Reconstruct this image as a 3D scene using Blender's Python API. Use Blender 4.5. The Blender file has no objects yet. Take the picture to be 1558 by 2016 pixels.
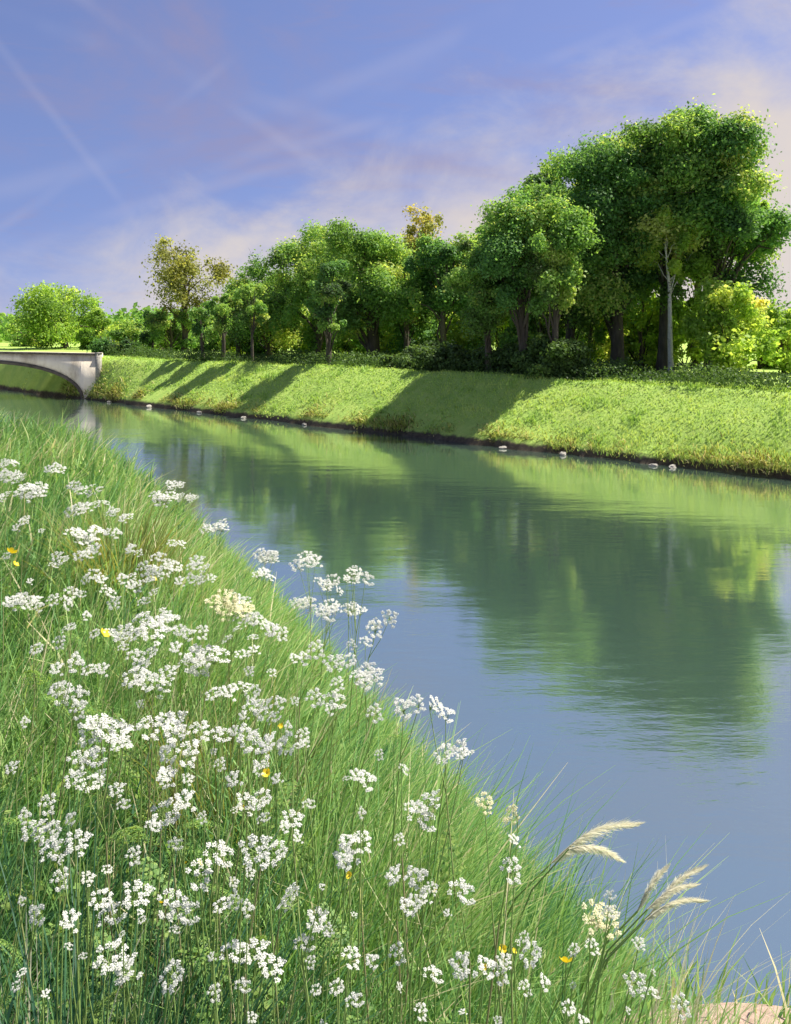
import bpy, math, random
import numpy as np
from mathutils import Vector

S = bpy.context.scene
COL = S.collection
rng = np.random.default_rng(7)
random.seed(7)

# ------------------------------------------------------------------ camera
EYE = 5.0                 # eye height above the river
F = 1746.0                # focal length in photo pixels (photo is 1558 x 2016)
CX, HY = 779.0, 640.0     # principal column, horizon row
cd = bpy.data.cameras.new('camera')
cam = bpy.data.objects.new('camera', cd); COL.objects.link(cam)
cam.location = (0, 0, EYE); cam.rotation_euler = (math.radians(90), 0, 0)
cd.sensor_fit = 'VERTICAL'; cd.sensor_height = 24.0; cd.lens = 24.0 * F / 2016.0
cd.shift_y = -(1008.0 - HY) / 2016.0
cd.clip_start = 0.02; cd.clip_end = 6000
S.camera = cam

# ------------------------------------------------------------------ light
SUN_EL = math.radians(58)
LD = Vector((-0.94 * math.cos(SUN_EL), -0.34 * math.cos(SUN_EL), -math.sin(SUN_EL))).normalized()
sd = bpy.data.lights.new('sun', 'SUN'); sd.energy = 5.0; sd.angle = math.radians(0.6); sd.color = (1.0, 0.94, 0.82)
sun = bpy.data.objects.new('sun', sd); COL.objects.link(sun)
sun.rotation_euler = LD.to_track_quat('-Z', 'Y').to_euler(); sun.location = (30, 20, 40)

W = bpy.data.worlds.new('World'); S.world = W; W.use_nodes = True
nt = W.node_tree; nt.nodes.clear()
def N(t, ty, **k):
    n = t.nodes.new(ty)
    for a, b in k.items(): setattr(n, a, b)
    return n
def math_node(t, op, a, b=None, c=None, clamp=False):
    n = N(t, 'ShaderNodeMath', operation=op, use_clamp=clamp)
    for i, v in enumerate((a, b, c)):
        if v is None: continue
        if isinstance(v, (int, float)): n.inputs[i].default_value = v
        else: t.links.new(v, n.inputs[i])
    return n.outputs[0]
def mix_col(t, fac, a, b):
    n = N(t, 'ShaderNodeMix', data_type='RGBA')
    for s, v in ((n.inputs['Factor'], fac), (n.inputs['A'], a), (n.inputs['B'], b)):
        if s.type == 'RGBA' or s.name == 'Factor':
            pass
    ins = [i for i in n.inputs if i.enabled]
    for s, v in zip(ins, (fac, a, b)):
        if isinstance(v, (int, float)): s.default_value = v
        elif isinstance(v, tuple): s.default_value = (*v, 1) if len(v) == 3 else v
        else: t.links.new(v, s)
    return [o for o in n.outputs if o.enabled][0]
out = N(nt, 'ShaderNodeOutputWorld'); bg = N(nt, 'ShaderNodeBackground')
sky = N(nt, 'ShaderNodeTexSky', sky_type='NISHITA', sun_disc=False)
sky.sun_elevation = SUN_EL; sky.sun_rotation = math.atan2(-LD.x, -LD.y)
sky.air_density = 1.0; sky.dust_density = 0.6; sky.ozone_density = 2.5
tc = N(nt, 'ShaderNodeTexCoord')
lift = N(nt, 'ShaderNodeVectorMath', operation='MULTIPLY_ADD'); nt.links.new(tc.outputs['Generated'], lift.inputs[0])
lift.inputs[1].default_value = (1, 1, 0.95); lift.inputs[2].default_value = (0, 0, 0.22)
lnm = N(nt, 'ShaderNodeVectorMath', operation='NORMALIZE'); nt.links.new(lift.outputs[0], lnm.inputs[0])
nt.links.new(lnm.outputs[0], sky.inputs['Vector'])
sep = N(nt, 'ShaderNodeSeparateXYZ'); nt.links.new(tc.outputs['Generated'], sep.inputs[0])
X, Y, Z = sep.outputs
def dirnoise(scale, loc, rot, detail, rough, dist=0.0):
    mp = N(nt, 'ShaderNodeMapping'); mp.inputs['Scale'].default_value = scale; mp.inputs['Location'].default_value = loc
    mp.inputs['Rotation'].default_value = rot
    nt.links.new(tc.outputs['Generated'], mp.inputs[0])
    n = N(nt, 'ShaderNodeTexNoise'); n.inputs['Scale'].default_value = 1.0
    n.inputs['Detail'].default_value = detail; n.inputs['Roughness'].default_value = rough
    n.inputs['Distortion'].default_value = dist
    nt.links.new(mp.outputs[0], n.inputs['Vector']); return n.outputs['Fac']
def smooth(t, v, a, b):
    n = N(t, 'ShaderNodeMapRange', interpolation_type='SMOOTHSTEP')
    n.inputs['From Min'].default_value = a; n.inputs['From Max'].default_value = b
    t.links.new(v, n.inputs['Value']); return n.outputs[0]
# tint the clear sky towards lavender
tint = N(nt, 'ShaderNodeVectorMath', operation='MULTIPLY'); nt.links.new(sky.outputs[0], tint.inputs[0])
tint.inputs[1].default_value = (0.74, 0.64, 0.76)
skyc = tint.outputs[0]
SKY_K = 0.1
def cloudcol(r, g, b): return (r / SKY_K, g / SKY_K, b / SKY_K)
# thin veil of cirrus, drawn out along one direction
veil = math_node(nt, 'MULTIPLY', smooth(nt, dirnoise((2.2, 2.0, 7.0), (3.1, 0.4, 1.9), (0.0, 0.55, 0.2), 8, 0.62, 0.8), 0.42, 0.78), 0.55)
fine = math_node(nt, 'MULTIPLY', smooth(nt, dirnoise((5.0, 4.0, 26.0), (0.3, 4.0, 2.0), (0.0, 0.62, 0.2), 10, 0.7, 1.2), 0.48, 0.8), 0.30)
veil = math_node(nt, 'MAXIMUM', veil, fine)
c1 = mix_col(nt, veil, skyc, cloudcol(0.20, 0.155, 0.205))
# pale cumulus haze banked low, rising to the right
n2 = dirnoise((5.0, 5.0, 8.0), (1.0, 7.0, 0.0), (0, 0, 0), 8, 0.6, 0.4)
top = math_node(nt, 'MULTIPLY_ADD', X, 0.32, 0.165)
h = math_node(nt, 'SUBTRACT', math_node(nt, 'ADD', top, math_node(nt, 'MULTIPLY_ADD', n2, 0.36, -0.18)), Z)
bank = math_node(nt, 'MULTIPLY', smooth(nt, h, -0.07, 0.13), 0.90)
c2 = mix_col(nt, bank, c1, cloudcol(0.40, 0.355, 0.315))
# faint condensation trails: thin great-circle bands
col = c2
for nx, ny, nz, off, w, k in ((0.30, 0.02, -0.95, -0.185, 0.004, 0.30), (0.36, 0.1, 0.92, 0.255, 0.003, 0.22), (-0.44, 0.05, 0.9, 0.285, 0.005, 0.25), (0.8, 0.1, 0.6, -0.06, 0.003, 0.25), (0.55, 0.0, 0.83, 0.10, 0.004, 0.30), (-0.62, 0.0, 0.78, 0.33, 0.003, 0.28), (-0.35, 0.1, 0.93, 0.36, 0.006, 0.28), (0.25, 0.0, 0.97, 0.20, 0.005, 0.25), (-0.30, 0.0, 0.95, 0.22, 0.004, 0.3)):
    dp = N(nt, 'ShaderNodeVectorMath', operation='DOT_PRODUCT'); nt.links.new(tc.outputs['Generated'], dp.inputs[0])
    dp.inputs[1].default_value = Vector((nx, ny, nz)).normalized()
    a = math_node(nt, 'ABSOLUTE', math_node(nt, 'SUBTRACT', dp.outputs['Value'], off))
    band = math_node(nt, 'MULTIPLY', math_node(nt, 'SUBTRACT', 1.0, smooth(nt, a, 0.0, w * 2.8)), k * 0.42)
    band = math_node(nt, 'MULTIPLY', band, smooth(nt, dirnoise((6, 6, 6), (off * 40, 0, 0), (0, 0, 0), 3, 0.5), 0.40, 0.62))
    col = mix_col(nt, band, col, cloudcol(0.32, 0.30, 0.36))
nt.links.new(col, bg.inputs['Color']); bg.inputs['Strength'].default_value = SKY_K
nt.links.new(bg.outputs[0], out.inputs[0])

S.view_settings.view_transform = 'Standard'; S.view_settings.look = 'None'
S.view_settings.exposure = 1.0; S.view_settings.gamma = 1.0
S.render.engine = 'CYCLES'
S.cycles.max_bounces = 8; S.cycles.transmission_bounces = 4; S.cycles.transparent_max_bounces = 4
S.cycles.diffuse_bounces = 3; S.cycles.glossy_bounces = 3
S.cycles.use_denoising = True

# ------------------------------------------------------------------ materials
def new_mat(name):
    m = bpy.data.materials.new(name); m.use_nodes = True; m.node_tree.nodes.clear()
    return m, m.node_tree
def ramp(t, fac, stops):
    r = N(t, 'ShaderNodeValToRGB'); e = r.color_ramp.elements
    while len(e) < len(stops): e.new(0.5)
    for i, (p, c) in enumerate(stops):
        e[i].position = p; e[i].color = (*c, 1)
    t.links.new(fac, r.inputs[0]); return r.outputs[0]
def noise(t, scale, detail=4, rough=0.6, vec=None, mscale=None, dist=0.0):
    n = N(t, 'ShaderNodeTexNoise'); n.inputs['Scale'].default_value = scale
    n.inputs['Detail'].default_value = detail; n.inputs['Roughness'].default_value = rough; n.inputs['Distortion'].default_value = dist
    g = N(t, 'ShaderNodeNewGeometry'); src = g.outputs['Position']
    if mscale:
        mp = N(t, 'ShaderNodeMapping'); mp.inputs['Scale'].default_value = mscale
        t.links.new(src, mp.inputs[0]); src = mp.outputs[0]
    t.links.new(src, n.inputs['Vector']); return n.outputs['Fac']
def leaf_mat(name, stops, trans=0.52, gloss=0.25, tcol=(1.35, 1.25, 0.7)):
    """foliage: colour from the per-face 'tint' attribute, part of the light passes through"""
    m, t = new_mat(name)
    at = N(t, 'ShaderNodeAttribute', attribute_name='tint')
    c = ramp(t, at.outputs['Fac'], stops)
    d = N(t, 'ShaderNodeBsdfPrincipled'); t.links.new(c, d.inputs['Base Color'])
    d.inputs['Roughness'].default_value = 0.55; d.inputs['Specular IOR Level'].default_value = gloss
    tr = N(t, 'ShaderNodeBsdfTranslucent')
    hs = N(t, 'ShaderNodeVectorMath', operation='MULTIPLY'); t.links.new(c, hs.inputs[0]); hs.inputs[1].default_value = tcol
    t.links.new(hs.outputs[0], tr.inputs['Color'])
    mx = N(t, 'ShaderNodeMixShader'); mx.inputs[0].default_value = trans
    t.links.new(d.outputs[0], mx.inputs[1]); t.links.new(tr.outputs[0], mx.inputs[2])
    o = N(t, 'ShaderNodeOutputMaterial'); t.links.new(mx.outputs[0], o.inputs[0])
    return m
def solid_mat(name, stops, scale, rough=0.8, mscale=None, bump=0.0, bscale=20, detail=6):
    m, t = new_mat(name)
    c = ramp(t, noise(t, scale, detail, 0.65, mscale=mscale), stops)
    d = N(t, 'ShaderNodeBsdfPrincipled'); t.links.new(c, d.inputs['Base Color']); d.inputs['Roughness'].default_value = rough
    if bump:
        b = N(t, 'ShaderNodeBump'); b.inputs['Strength'].default_value = bump; b.inputs['Distance'].default_value = 0.05
        t.links.new(noise(t, bscale, 6, 0.7, mscale=mscale), b.inputs['Height']); t.links.new(b.outputs[0], d.inputs['Normal'])
    o = N(t, 'ShaderNodeOutputMaterial'); t.links.new(d.outputs[0], o.inputs[0])
    return m
G = 1.0
M = {}
M['leaf_mid'] = leaf_mat('leaf_mid', [(0.0, (0.085, 0.115, 0.045)), (0.25, (0.13, 0.24, 0.06)), (0.5, (0.19, 0.38, 0.09)), (0.75, (0.33, 0.50, 0.11)), (1.0, (0.56, 0.62, 0.20))])
M['leaf_deep'] = leaf_mat('leaf_deep', [(0.0, (0.06, 0.10, 0.045)), (0.3, (0.095, 0.21, 0.065)), (0.6, (0.15, 0.33, 0.09)), (0.85, (0.27, 0.45, 0.10)), (1.0, (0.50, 0.58, 0.18))])
M['leaf_lime'] = leaf_mat('leaf_lime', [(0.0, (0.17, 0.30, 0.06)), (0.35, (0.32, 0.50, 0.09)), (0.7, (0.50, 0.64, 0.14)), (1.0, (0.72, 0.72, 0.28))], 0.6)
M['leaf_olive'] = leaf_mat('leaf_olive', [(0.0, (0.14, 0.15, 0.05)), (0.4, (0.26, 0.28, 0.08)), (0.75, (0.36, 0.40, 0.11)), (1.0, (0.52, 0.46, 0.14))], 0.5)
M['under'] = leaf_mat('under', [(0.0, (0.04, 0.07, 0.025)), (0.5, (0.08, 0.15, 0.04)), (1.0, (0.19, 0.31, 0.07))], 0.4)  # dark greens, with shade below the trees mixed in for the brink undergrowth
M['blade'] = leaf_mat('blade', [(0.0, (0.045, 0.13, 0.075)), (0.2, (0.085, 0.22, 0.08)), (0.45, (0.17, 0.35, 0.10)), (0.7, (0.29, 0.47, 0.13)), (0.9, (0.46, 0.58, 0.22)), (1.0, (0.60, 0.55, 0.34))], 0.42, 0.3, (1.2, 1.2, 0.8))
M['slope_blade'] = leaf_mat('slope_blade', [(0.0, (0.21, 0.38, 0.08)), (0.4, (0.36, 0.54, 0.13)), (0.8, (0.54, 0.66, 0.19)), (1.0, (0.66, 0.64, 0.24))], 0.35, 0.2)
M['sedge'] = leaf_mat('sedge', [(0.0, (0.07, 0.055, 0.03)), (0.3, (0.16, 0.15, 0.05)), (0.55, (0.33, 0.42, 0.09)), (0.85, (0.58, 0.58, 0.18)), (1.0, (0.68, 0.60, 0.34))], 0.3, 0.2)
M['straw'] = leaf_mat('straw', [(0.0, (0.42, 0.42, 0.26)), (0.5, (0.76, 0.73, 0.60)), (1.0, (0.88, 0.87, 0.80))], 0.45, 0.1, (1.1, 1.08, 0.95))
M['fern'] = leaf_mat('fern', [(0.0, (0.06, 0.13, 0.045)), (0.5, (0.14, 0.27, 0.065)), (1.0, (0.34, 0.45, 0.12))], 0.4)
M['stem'] = leaf_mat('stem', [(0.0, (0.17, 0.27, 0.08)), (0.6, (0.30, 0.42, 0.13)), (1.0, (0.40, 0.34, 0.20))], 0.15)
M['petal'] = leaf_mat('petal', [(0.0, (0.640, 0.640, 0.592)), (1.0, (0.744, 0.744, 0.720))], 0.35, 0.1, (1.05, 1.05, 1.0))
M['cream_petal'] = leaf_mat('cream_petal', [(0.0, (0.615, 0.590, 0.394)), (1.0, (0.738, 0.705, 0.508))], 0.35, 0.1)
M['yellow'] = leaf_mat('yellow', [(0.0, (0.75, 0.55, 0.02)), (1.0, (0.90, 0.72, 0.05))], 0.3, 0.5)
M['bark'] = solid_mat('bark', [(0.25, (0.035, 0.028, 0.02)), (0.55, (0.09, 0.075, 0.055)), (0.8, (0.17, 0.15, 0.11))], 5, 0.9, (1, 1, 0.25), 0.8, 14)
M['pale_bark'] = solid_mat('pale_bark', [(0.32, (0.10, 0.085, 0.07)), (0.42, (0.62, 0.58, 0.50)), (0.8, (0.80, 0.77, 0.70))], 4, 0.8, (1, 1, 2.5), 0.4, 12)
M['render'] = solid_mat('render', [(0.3, (0.50, 0.42, 0.32)), (0.5, (0.76, 0.67, 0.54)), (0.8, (0.85, 0.77, 0.64))], 1.6, 0.85, (1, 1, 0.35), 0.4, 8)
M['dark_brick'] = solid_mat('dark_brick', [(0.3, (0.05, 0.04, 0.035)), (0.7, (0.13, 0.11, 0.09))], 3, 0.9, None, 0.6, 14)
M['asphalt'] = solid_mat('asphalt', [(0.3, (0.045, 0.045, 0.045)), (0.7, (0.07, 0.07, 0.07))], 6, 0.9)
M['stone'] = solid_mat('stone', [(0.3, (0.16, 0.145, 0.12)), (0.7, (0.42, 0.40, 0.35))], 7, 0.8, None, 0.5, 20)

def bank_mat(name, mud_z, sand=False):
    m, t = new_mat(name)
    g = N(t, 'ShaderNodeNewGeometry'); sp = N(t, 'ShaderNodeSeparateXYZ'); t.links.new(g.outputs['Position'], sp.inputs[0])
    gr = ramp(t, noise(t, 1.1, 8, 0.7), [(0.3, (0.20, 0.35, 0.07)), (0.5, (0.34, 0.50, 0.10)), (0.72, (0.48, 0.58, 0.14))])
    g2 = ramp(t, noise(t, 14, 5, 0.7), [(0.3, (0.12, 0.22, 0.05)), (0.7, (0.40, 0.50, 0.12))])
    gc = mix_col(t, 0.35, gr, g2)
    mud = ramp(t, noise(t, 6, 8, 0.75), [(0.3, (0.035, 0.028, 0.02)), (0.6, (0.10, 0.08, 0.055)), (0.8, (0.20, 0.17, 0.12))])
    hz = math_node(t, 'ADD', sp.outputs[2], math_node(t, 'MULTIPLY_ADD', noise(t, 1.7, 5, 0.7), -0.5, 0.25))
    c = mix_col(t, smooth(t, hz, mud_z - 0.08, mud_z + 0.1), mud, gc)
    if sand:   # thatch and soil between the meadow stems
        gq = ramp(t, noise(t, 7, 6, 0.7), [(0.3, (0.05, 0.07, 0.025)), (0.5, (0.09, 0.15, 0.04)), (0.75, (0.17, 0.25, 0.07))])
        c = mix_col(t, smooth(t, hz, mud_z - 0.08, mud_z + 0.1), mud, gq)
        # bare pinkish sand where the path comes down at the near right corner
        dp = N(t, 'ShaderNodeVectorMath', operation='DISTANCE'); t.links.new(g.outputs['Position'], dp.inputs[0]); dp.inputs[1].default_value = SAND
        dd = math_node(t, 'ADD', dp.outputs['Value'], math_node(t, 'MULTIPLY_ADD', noise(t, 6, 6, 0.7), 0.5, -0.25))
        sc = ramp(t, noise(t, 30, 8, 0.7), [(0.3, (0.34, 0.24, 0.18)), (0.7, (0.56, 0.42, 0.34))])
        c = mix_col(t, smooth(t, dd, 0.52, 0.72), sc, c)
    d = N(t, 'ShaderNodeBsdfPrincipled'); t.links.new(c, d.inputs['Base Color']); d.inputs['Roughness'].default_value = 0.9
    d.inputs['Specular IOR Level'].default_value = 0.2
    b = N(t, 'ShaderNodeBump'); b.inputs['Strength'].default_value = 0.7; b.inputs['Distance'].default_value = 0.06
    t.links.new(noise(t, 9, 8, 0.75), b.inputs['Height']); t.links.new(b.outputs[0], d.inputs['Normal'])
    o = N(t, 'ShaderNodeOutputMaterial'); t.links.new(d.outputs[0], o.inputs[0])
    return m
SAND = (1.05, 2.25, 3.3)
M['far_bank'] = bank_mat('far_bank', 0.25)
M['near_bank'] = bank_mat('near_bank', 0.2, True)

def water_mat():
    m, t = new_mat('water')
    d = N(t, 'ShaderNodeBsdfPrincipled')
    d.inputs['Base Color'].default_value = (0.065, 0.120, 0.090, 1); d.inputs['Roughness'].default_value = 0.25
    gl = N(t, 'ShaderNodeBsdfGlossy'); gl.inputs['Roughness'].default_value = 0.035; gl.inputs['Color'].default_value = (0.95, 0.97, 0.95, 1)
    fr = N(t, 'ShaderNodeFresnel'); fr.inputs['IOR'].default_value = 1.33
    n1 = noise(t, 1.0, 6, 0.6, mscale=(0.9, 2.2, 1))
    n2 = noise(t, 1.0, 3, 0.55, mscale=(0.16, 0.5, 1))
    n3 = noise(t, 1.0, 5, 0.6, mscale=(4.5, 9.0, 1))
    hh = math_node(t, 'ADD', math_node(t, 'MULTIPLY', n1, 0.012), math_node(t, 'ADD', math_node(t, 'MULTIPLY', n2, 0.03), math_node(t, 'MULTIPLY', n3, 0.0016)))
    b = N(t, 'ShaderNodeBump'); b.inputs['Strength'].default_value = 1.0; b.inputs['Distance'].default_value = 0.45
    t.links.new(hh, b.inputs['Height'])
    t.links.new(math_node(t, 'MULTIPLY_ADD', smooth(t, noise(t, 1.0, 3, 0.5, mscale=(0.05, 0.12, 1)), 0.35, 0.65), 0.6, 0.18), b.inputs['Distance'])
    for q in (d, gl, fr): t.links.new(b.outputs[0], q.inputs['Normal'])
    mx = N(t, 'ShaderNodeMixShader'); t.links.new(math_node(t, 'MULTIPLY_ADD', fr.outputs[0], 0.45, 0.55, clamp=True), mx.inputs[0])
    t.links.new(d.outputs[0], mx.inputs[1]); t.links.new(gl.outputs[0], mx.inputs[2])
    o = N(t, 'ShaderNodeOutputMaterial'); t.links.new(mx.outputs[0], o.inputs[0])
    return m
M['water'] = water_mat()

# ------------------------------------------------------------------ helpers
def arr_mesh(name, v, f, tint=None, mats=(), midx=None, smooth_=False):
    v = np.asarray(v, dtype=np.float32); f = np.asarray(f, dtype=np.int32)
    me = bpy.data.meshes.new(name)
    me.vertices.add(len(v)); me.vertices.foreach_set('co', v.ravel())
    k = f.shape[1]
    me.loops.add(f.size); me.loops.foreach_set('vertex_index', f.ravel())
    me.polygons.add(len(f)); me.polygons.foreach_set('loop_start', np.arange(0, f.size, k, dtype=np.int32))
    me.polygons.foreach_set('loop_total', np.full(len(f), k, dtype=np.int32))
    if tint is not None:
        a = me.attributes.new('tint', 'FLOAT', 'FACE'); a.data.foreach_set('value', np.clip(np.asarray(tint, dtype=np.float32), 0, 1))
    for m in mats: me.materials.append(m)
    if midx is not None: me.polygons.foreach_set('material_index', np.asarray(midx, dtype=np.int32))
    if smooth_: me.polygons.foreach_set('use_smooth', np.ones(len(f), dtype=bool))
    me.update(calc_edges=True); me.validate()
    return me
def obj(name, me, parent=None):
    o = bpy.data.objects.new(name, me); COL.objects.link(o)
    if parent: o.parent = parent
    return o
def tag(o, label=None, cat=None, group=None, kind=None):
    if label: o['label'] = label
    if cat: o['category'] = cat
    if group: o['group'] = group
    if kind: o['kind'] = kind
    return o
def empty(name, loc, rz=0.0):
    o = bpy.data.objects.new(name, None); COL.objects.link(o); o.location = loc; o.rotation_euler = (0, 0, rz)
    o.empty_display_size = 0.1
    return o
class MB:
    """collects tubes and quads into one mesh"""
    def __init__(s): s.v = []; s.f = []; s.t = []; s.m = []; s.n = 0
    def add(s, v, f, tint=0.5, mat=0):
        v = np.asarray(v, float); f = np.asarray(f, int)
        s.v.append(v); s.f.append(f + s.n); s.n += len(v)
        s.t.append(np.broadcast_to(np.asarray(tint, float), (len(f),)).copy()); s.m.append(np.full(len(f), mat))
    def tube(s, pts, rad, k=6, tint=0.5, mat=0, rough=0.0):
        pts = np.asarray(pts, float); n = len(pts); rad = np.broadcast_to(np.asarray(rad, float), (n,))
        d = np.gradient(pts, axis=0); d /= np.linalg.norm(d, axis=1)[:, None] + 1e-9
        ref = np.array([0.31, 0.95, 0.05]) if abs(d[0][2]) > 0.5 else np.array([0, 0, 1.0])
        a = np.cross(d, ref); a /= np.linalg.norm(a, axis=1)[:, None] + 1e-9
        b = np.cross(d, a); an = np.arange(k) * 2 * math.pi / k
        r = rad[:, None, None] * (1 + (rng.uniform(-rough, rough, (n, k, 1)) if rough else 0))
        v = pts[:, None, :] + r * (a[:, None, :] * np.cos(an)[None, :, None] + b[:, None, :] * np.sin(an)[None, :, None])
        f = []
        for i in range(n - 1):
            for j in range(k):
                f.append((i * k + j, i * k + (j + 1) % k, (i + 1) * k + (j + 1) % k, (i + 1) * k + j))
        s.add(v.reshape(-1, 3), f, tint, mat)
    def box(s, lo, hi, tint=0.5, mat=0):
        x0, y0, z0 = lo; x1, y1, z1 = hi
        v = [(x0,y0,z0),(x1,y0,z0),(x1,y1,z0),(x0,y1,z0),(x0,y0,z1),(x1,y0,z1),(x1,y1,z1),(x0,y1,z1)]
        s.add(v, [(0,3,2,1),(4,5,6,7),(0,1,5,4),(1,2,6,5),(2,3,7,6),(3,0,4,7)], tint, mat)
    def mesh(s, name, mats, smooth_=False):
        return arr_mesh(name, np.concatenate(s.v), np.concatenate(s.f), np.concatenate(s.t), mats, np.concatenate(s.m), smooth_)
def vnoise(x, y, sc, seed=0):
    """cheap smooth 2-D value noise in -1..1"""
    x = np.asarray(x, float) / sc; y = np.asarray(y, float) / sc
    xi = np.floor(x); yi = np.floor(y); fx = x - xi; fy = y - yi
    fx = fx * fx * (3 - 2 * fx); fy = fy * fy * (3 - 2 * fy)
    def hsh(a, b):
        q = np.sin(a * 127.1 + b * 311.7 + seed * 17.3) * 43758.5453
        return (q - np.floor(q)) * 2 - 1
    return (hsh(xi, yi) * (1 - fx) + hsh(xi + 1, yi) * fx) * (1 - fy) + (hsh(xi, yi + 1) * (1 - fx) + hsh(xi + 1, yi + 1) * fx) * fy

# ------------------------------------------------------------------ terrain
# far bank: straight, water line n.p = C0, runs along U away to the left
NV = np.array([0.6807, 0.7326]); UV = np.array([-0.7326, 0.6807]); C0 = 29.6; BH = 2.70; BW = 3.6
P0 = NV * C0
BRIDGE_T = float(np.dot(np.array([-21.3, 60.2]), UV))      # place along the bank where the bridge stands
def bank_w(t):                                             # the slope steepens towards the bridge
    return BW - 2.3 * np.clip((t - (BRIDGE_T - 8)) / 7, 0, 1)
def far_pt(t, off):
    t = np.asarray(t, float); off = np.asarray(off, float)
    return P0[0] + UV[0] * t + NV[0] * off, P0[1] + UV[1] * t + NV[1] * off
def far_z(t, off):
    """height of the far bank at distance off behind the water line"""
    w = bank_w(t); q = np.clip((off - 0.12) / (w - 0.12), 0, 1)
    z = 0.28 + (BH - 0.28) * (q * 0.97 + 0.03 * np.sin(q * math.pi))
    z = np.where(off < 0.12, np.interp(off, [-3, -0.5, 0.0, 0.12], [-1.2, -0.35, 0.0, 0.28]), z)
    x, y = far_pt(t, off)
    soft = np.clip(off / 1.0, 0, 1)
    return z + 0.05 * vnoise(x, y, 1.3, 3) * soft + 0.10 * vnoise(x, y, 6, 5) * soft + 0.02 * vnoise(x, y, 0.4, 8) * soft
ts = np.concatenate([[-1500, -600, -250, -120, -80], np.arange(-60, 75, 0.28), [85, 110, 160, 300, 700, 1600]])
offs = np.array([-3, -1.2, -0.5, -0.2, -0.05, 0.03, 0.08, 0.13, 0.3, 0.55, 0.8, 1.1, 1.4, 1.7, 2.0, 2.3, 2.6, 2.9, 3.2, 3.45, 3.6, 3.8, 4.3, 5.5, 8, 12, 20, 40, 90, 250, 700, 1800])
TT, OO = np.meshgrid(ts, offs, indexing='ij')
wob = 0.22 * vnoise(TT, TT * 0, 1.1, 2) + 0.32 * vnoise(TT, TT * 0, 4.5, 9) + 0.10 * vnoise(TT, TT * 0, 0.35, 4)
zz = far_z(TT, OO)
xx, yy = far_pt(TT, OO - wob * np.clip(1 - np.abs(OO) / 1.2, 0, 1))
nT, nO = TT.shape; idx = np.arange(nT * nO).reshape(nT, nO)
ff = np.stack([idx[:-1, :-1], idx[:-1, 1:], idx[1:, 1:], idx[1:, :-1]], -1).reshape(-1, 4)
fb = obj('far_bank', arr_mesh('far_bank', np.stack([xx, yy, zz], -1).reshape(-1, 3), ff[:, ::-1], None, [M['far_bank']], None, True))
tag(fb, 'sunlit grass embankment sloping down to the far side of the river', kind='structure')

# near bank: shoulder polyline, ground falls to the river on its right
SH = np.array([(4.6, -7.2), (2.04, -2.0), (0.58, 1.25), (-1.28, 5.1), (-2.95, 9.0), (-4.3, 12.0), (-8.2, 16.5), (-17, 24), (-31, 41), (-41.5, 58), (-60, 86), (-900, 900)])
NZ = 3.35
def shore_s(x, y):
    x = np.asarray(x, float); y = np.asarray(y, float)
    best = np.full(x.shape, 1e9); sg = np.zeros(x.shape)
    for a, b in zip(SH[:-1], SH[1:]):
        e = b - a; L = np.dot(e, e)
        q = np.clip(((x - a[0]) * e[0] + (y - a[1]) * e[1]) / L, 0, 1)
        dx = x - a[0] - q * e[0]; dy = y - a[1] - q * e[1]; d = np.hypot(dx, dy)
        side = e[1] * (x - a[0]) - e[0] * (y - a[1])      # >0 on the river side
        m = d < best; best = np.where(m, d, best); sg = np.where(m, np.sign(side), sg)
    return best * sg
def near_z(x, y):
    s = shore_s(x, y) + 0.18 * vnoise(x, y, 1.6, 21) - 1.25 * np.exp(-((np.asarray(x) - 1.15) ** 2 + (np.asarray(y) - 2.1) ** 2) / 0.45)
    fall = 0.25 * np.log1p(np.exp(np.clip(s / 0.25, -30, 30)))
    z = NZ - 1.0 * fall
    r = np.clip(1 - s / 3, 0, 1)
    return np.maximum(z + 0.06 * vnoise(x, y, 0.9, 11) * r + 0.03 * vnoise(x, y, 0.3, 12) * r, -1.0)
ang = np.concatenate([np.radians(np.arange(-52, 52, 0.6)), np.radians(np.arange(52, 308, 4.0))])
rad = np.concatenate([[0.02], np.geomspace(0.25, 60, 230), np.geomspace(66, 2500, 22)])
AA, RR = np.meshgrid(ang, rad, indexing='ij')
gx = RR * np.sin(AA); gy = RR * np.cos(AA)
gz = near_z(gx, gy)
far_side = (gx * NV[0] + gy * NV[1]) > C0 - 2.5
gz = np.where(far_side, -1.0, gz)
idx = np.arange(AA.size).reshape(AA.shape); nx_ = np.roll(idx, -1, axis=0)
ff = np.stack([idx[:, :-1], idx[:, 1:], nx_[:, 1:], nx_[:, :-1]], -1).reshape(-1, 4)
nb = obj('near_bank', arr_mesh('near_bank', np.stack([gx, gy, gz], -1).reshape(-1, 3), ff[:, ::-1], None, [M['near_bank']], None, True))
tag(nb, 'near river bank under the flowering meadow', kind='structure')
wv = [(-2500, -2500, 0), (2500, -2500, 0), (2500, 2500, 0), (-2500, 2500, 0)]
river = obj('river', arr_mesh('river', wv, [(0, 1, 2, 3)], None, [M['water']]))
tag(river, 'calm river reflecting the trees and blue sky', kind='structure')

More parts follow.
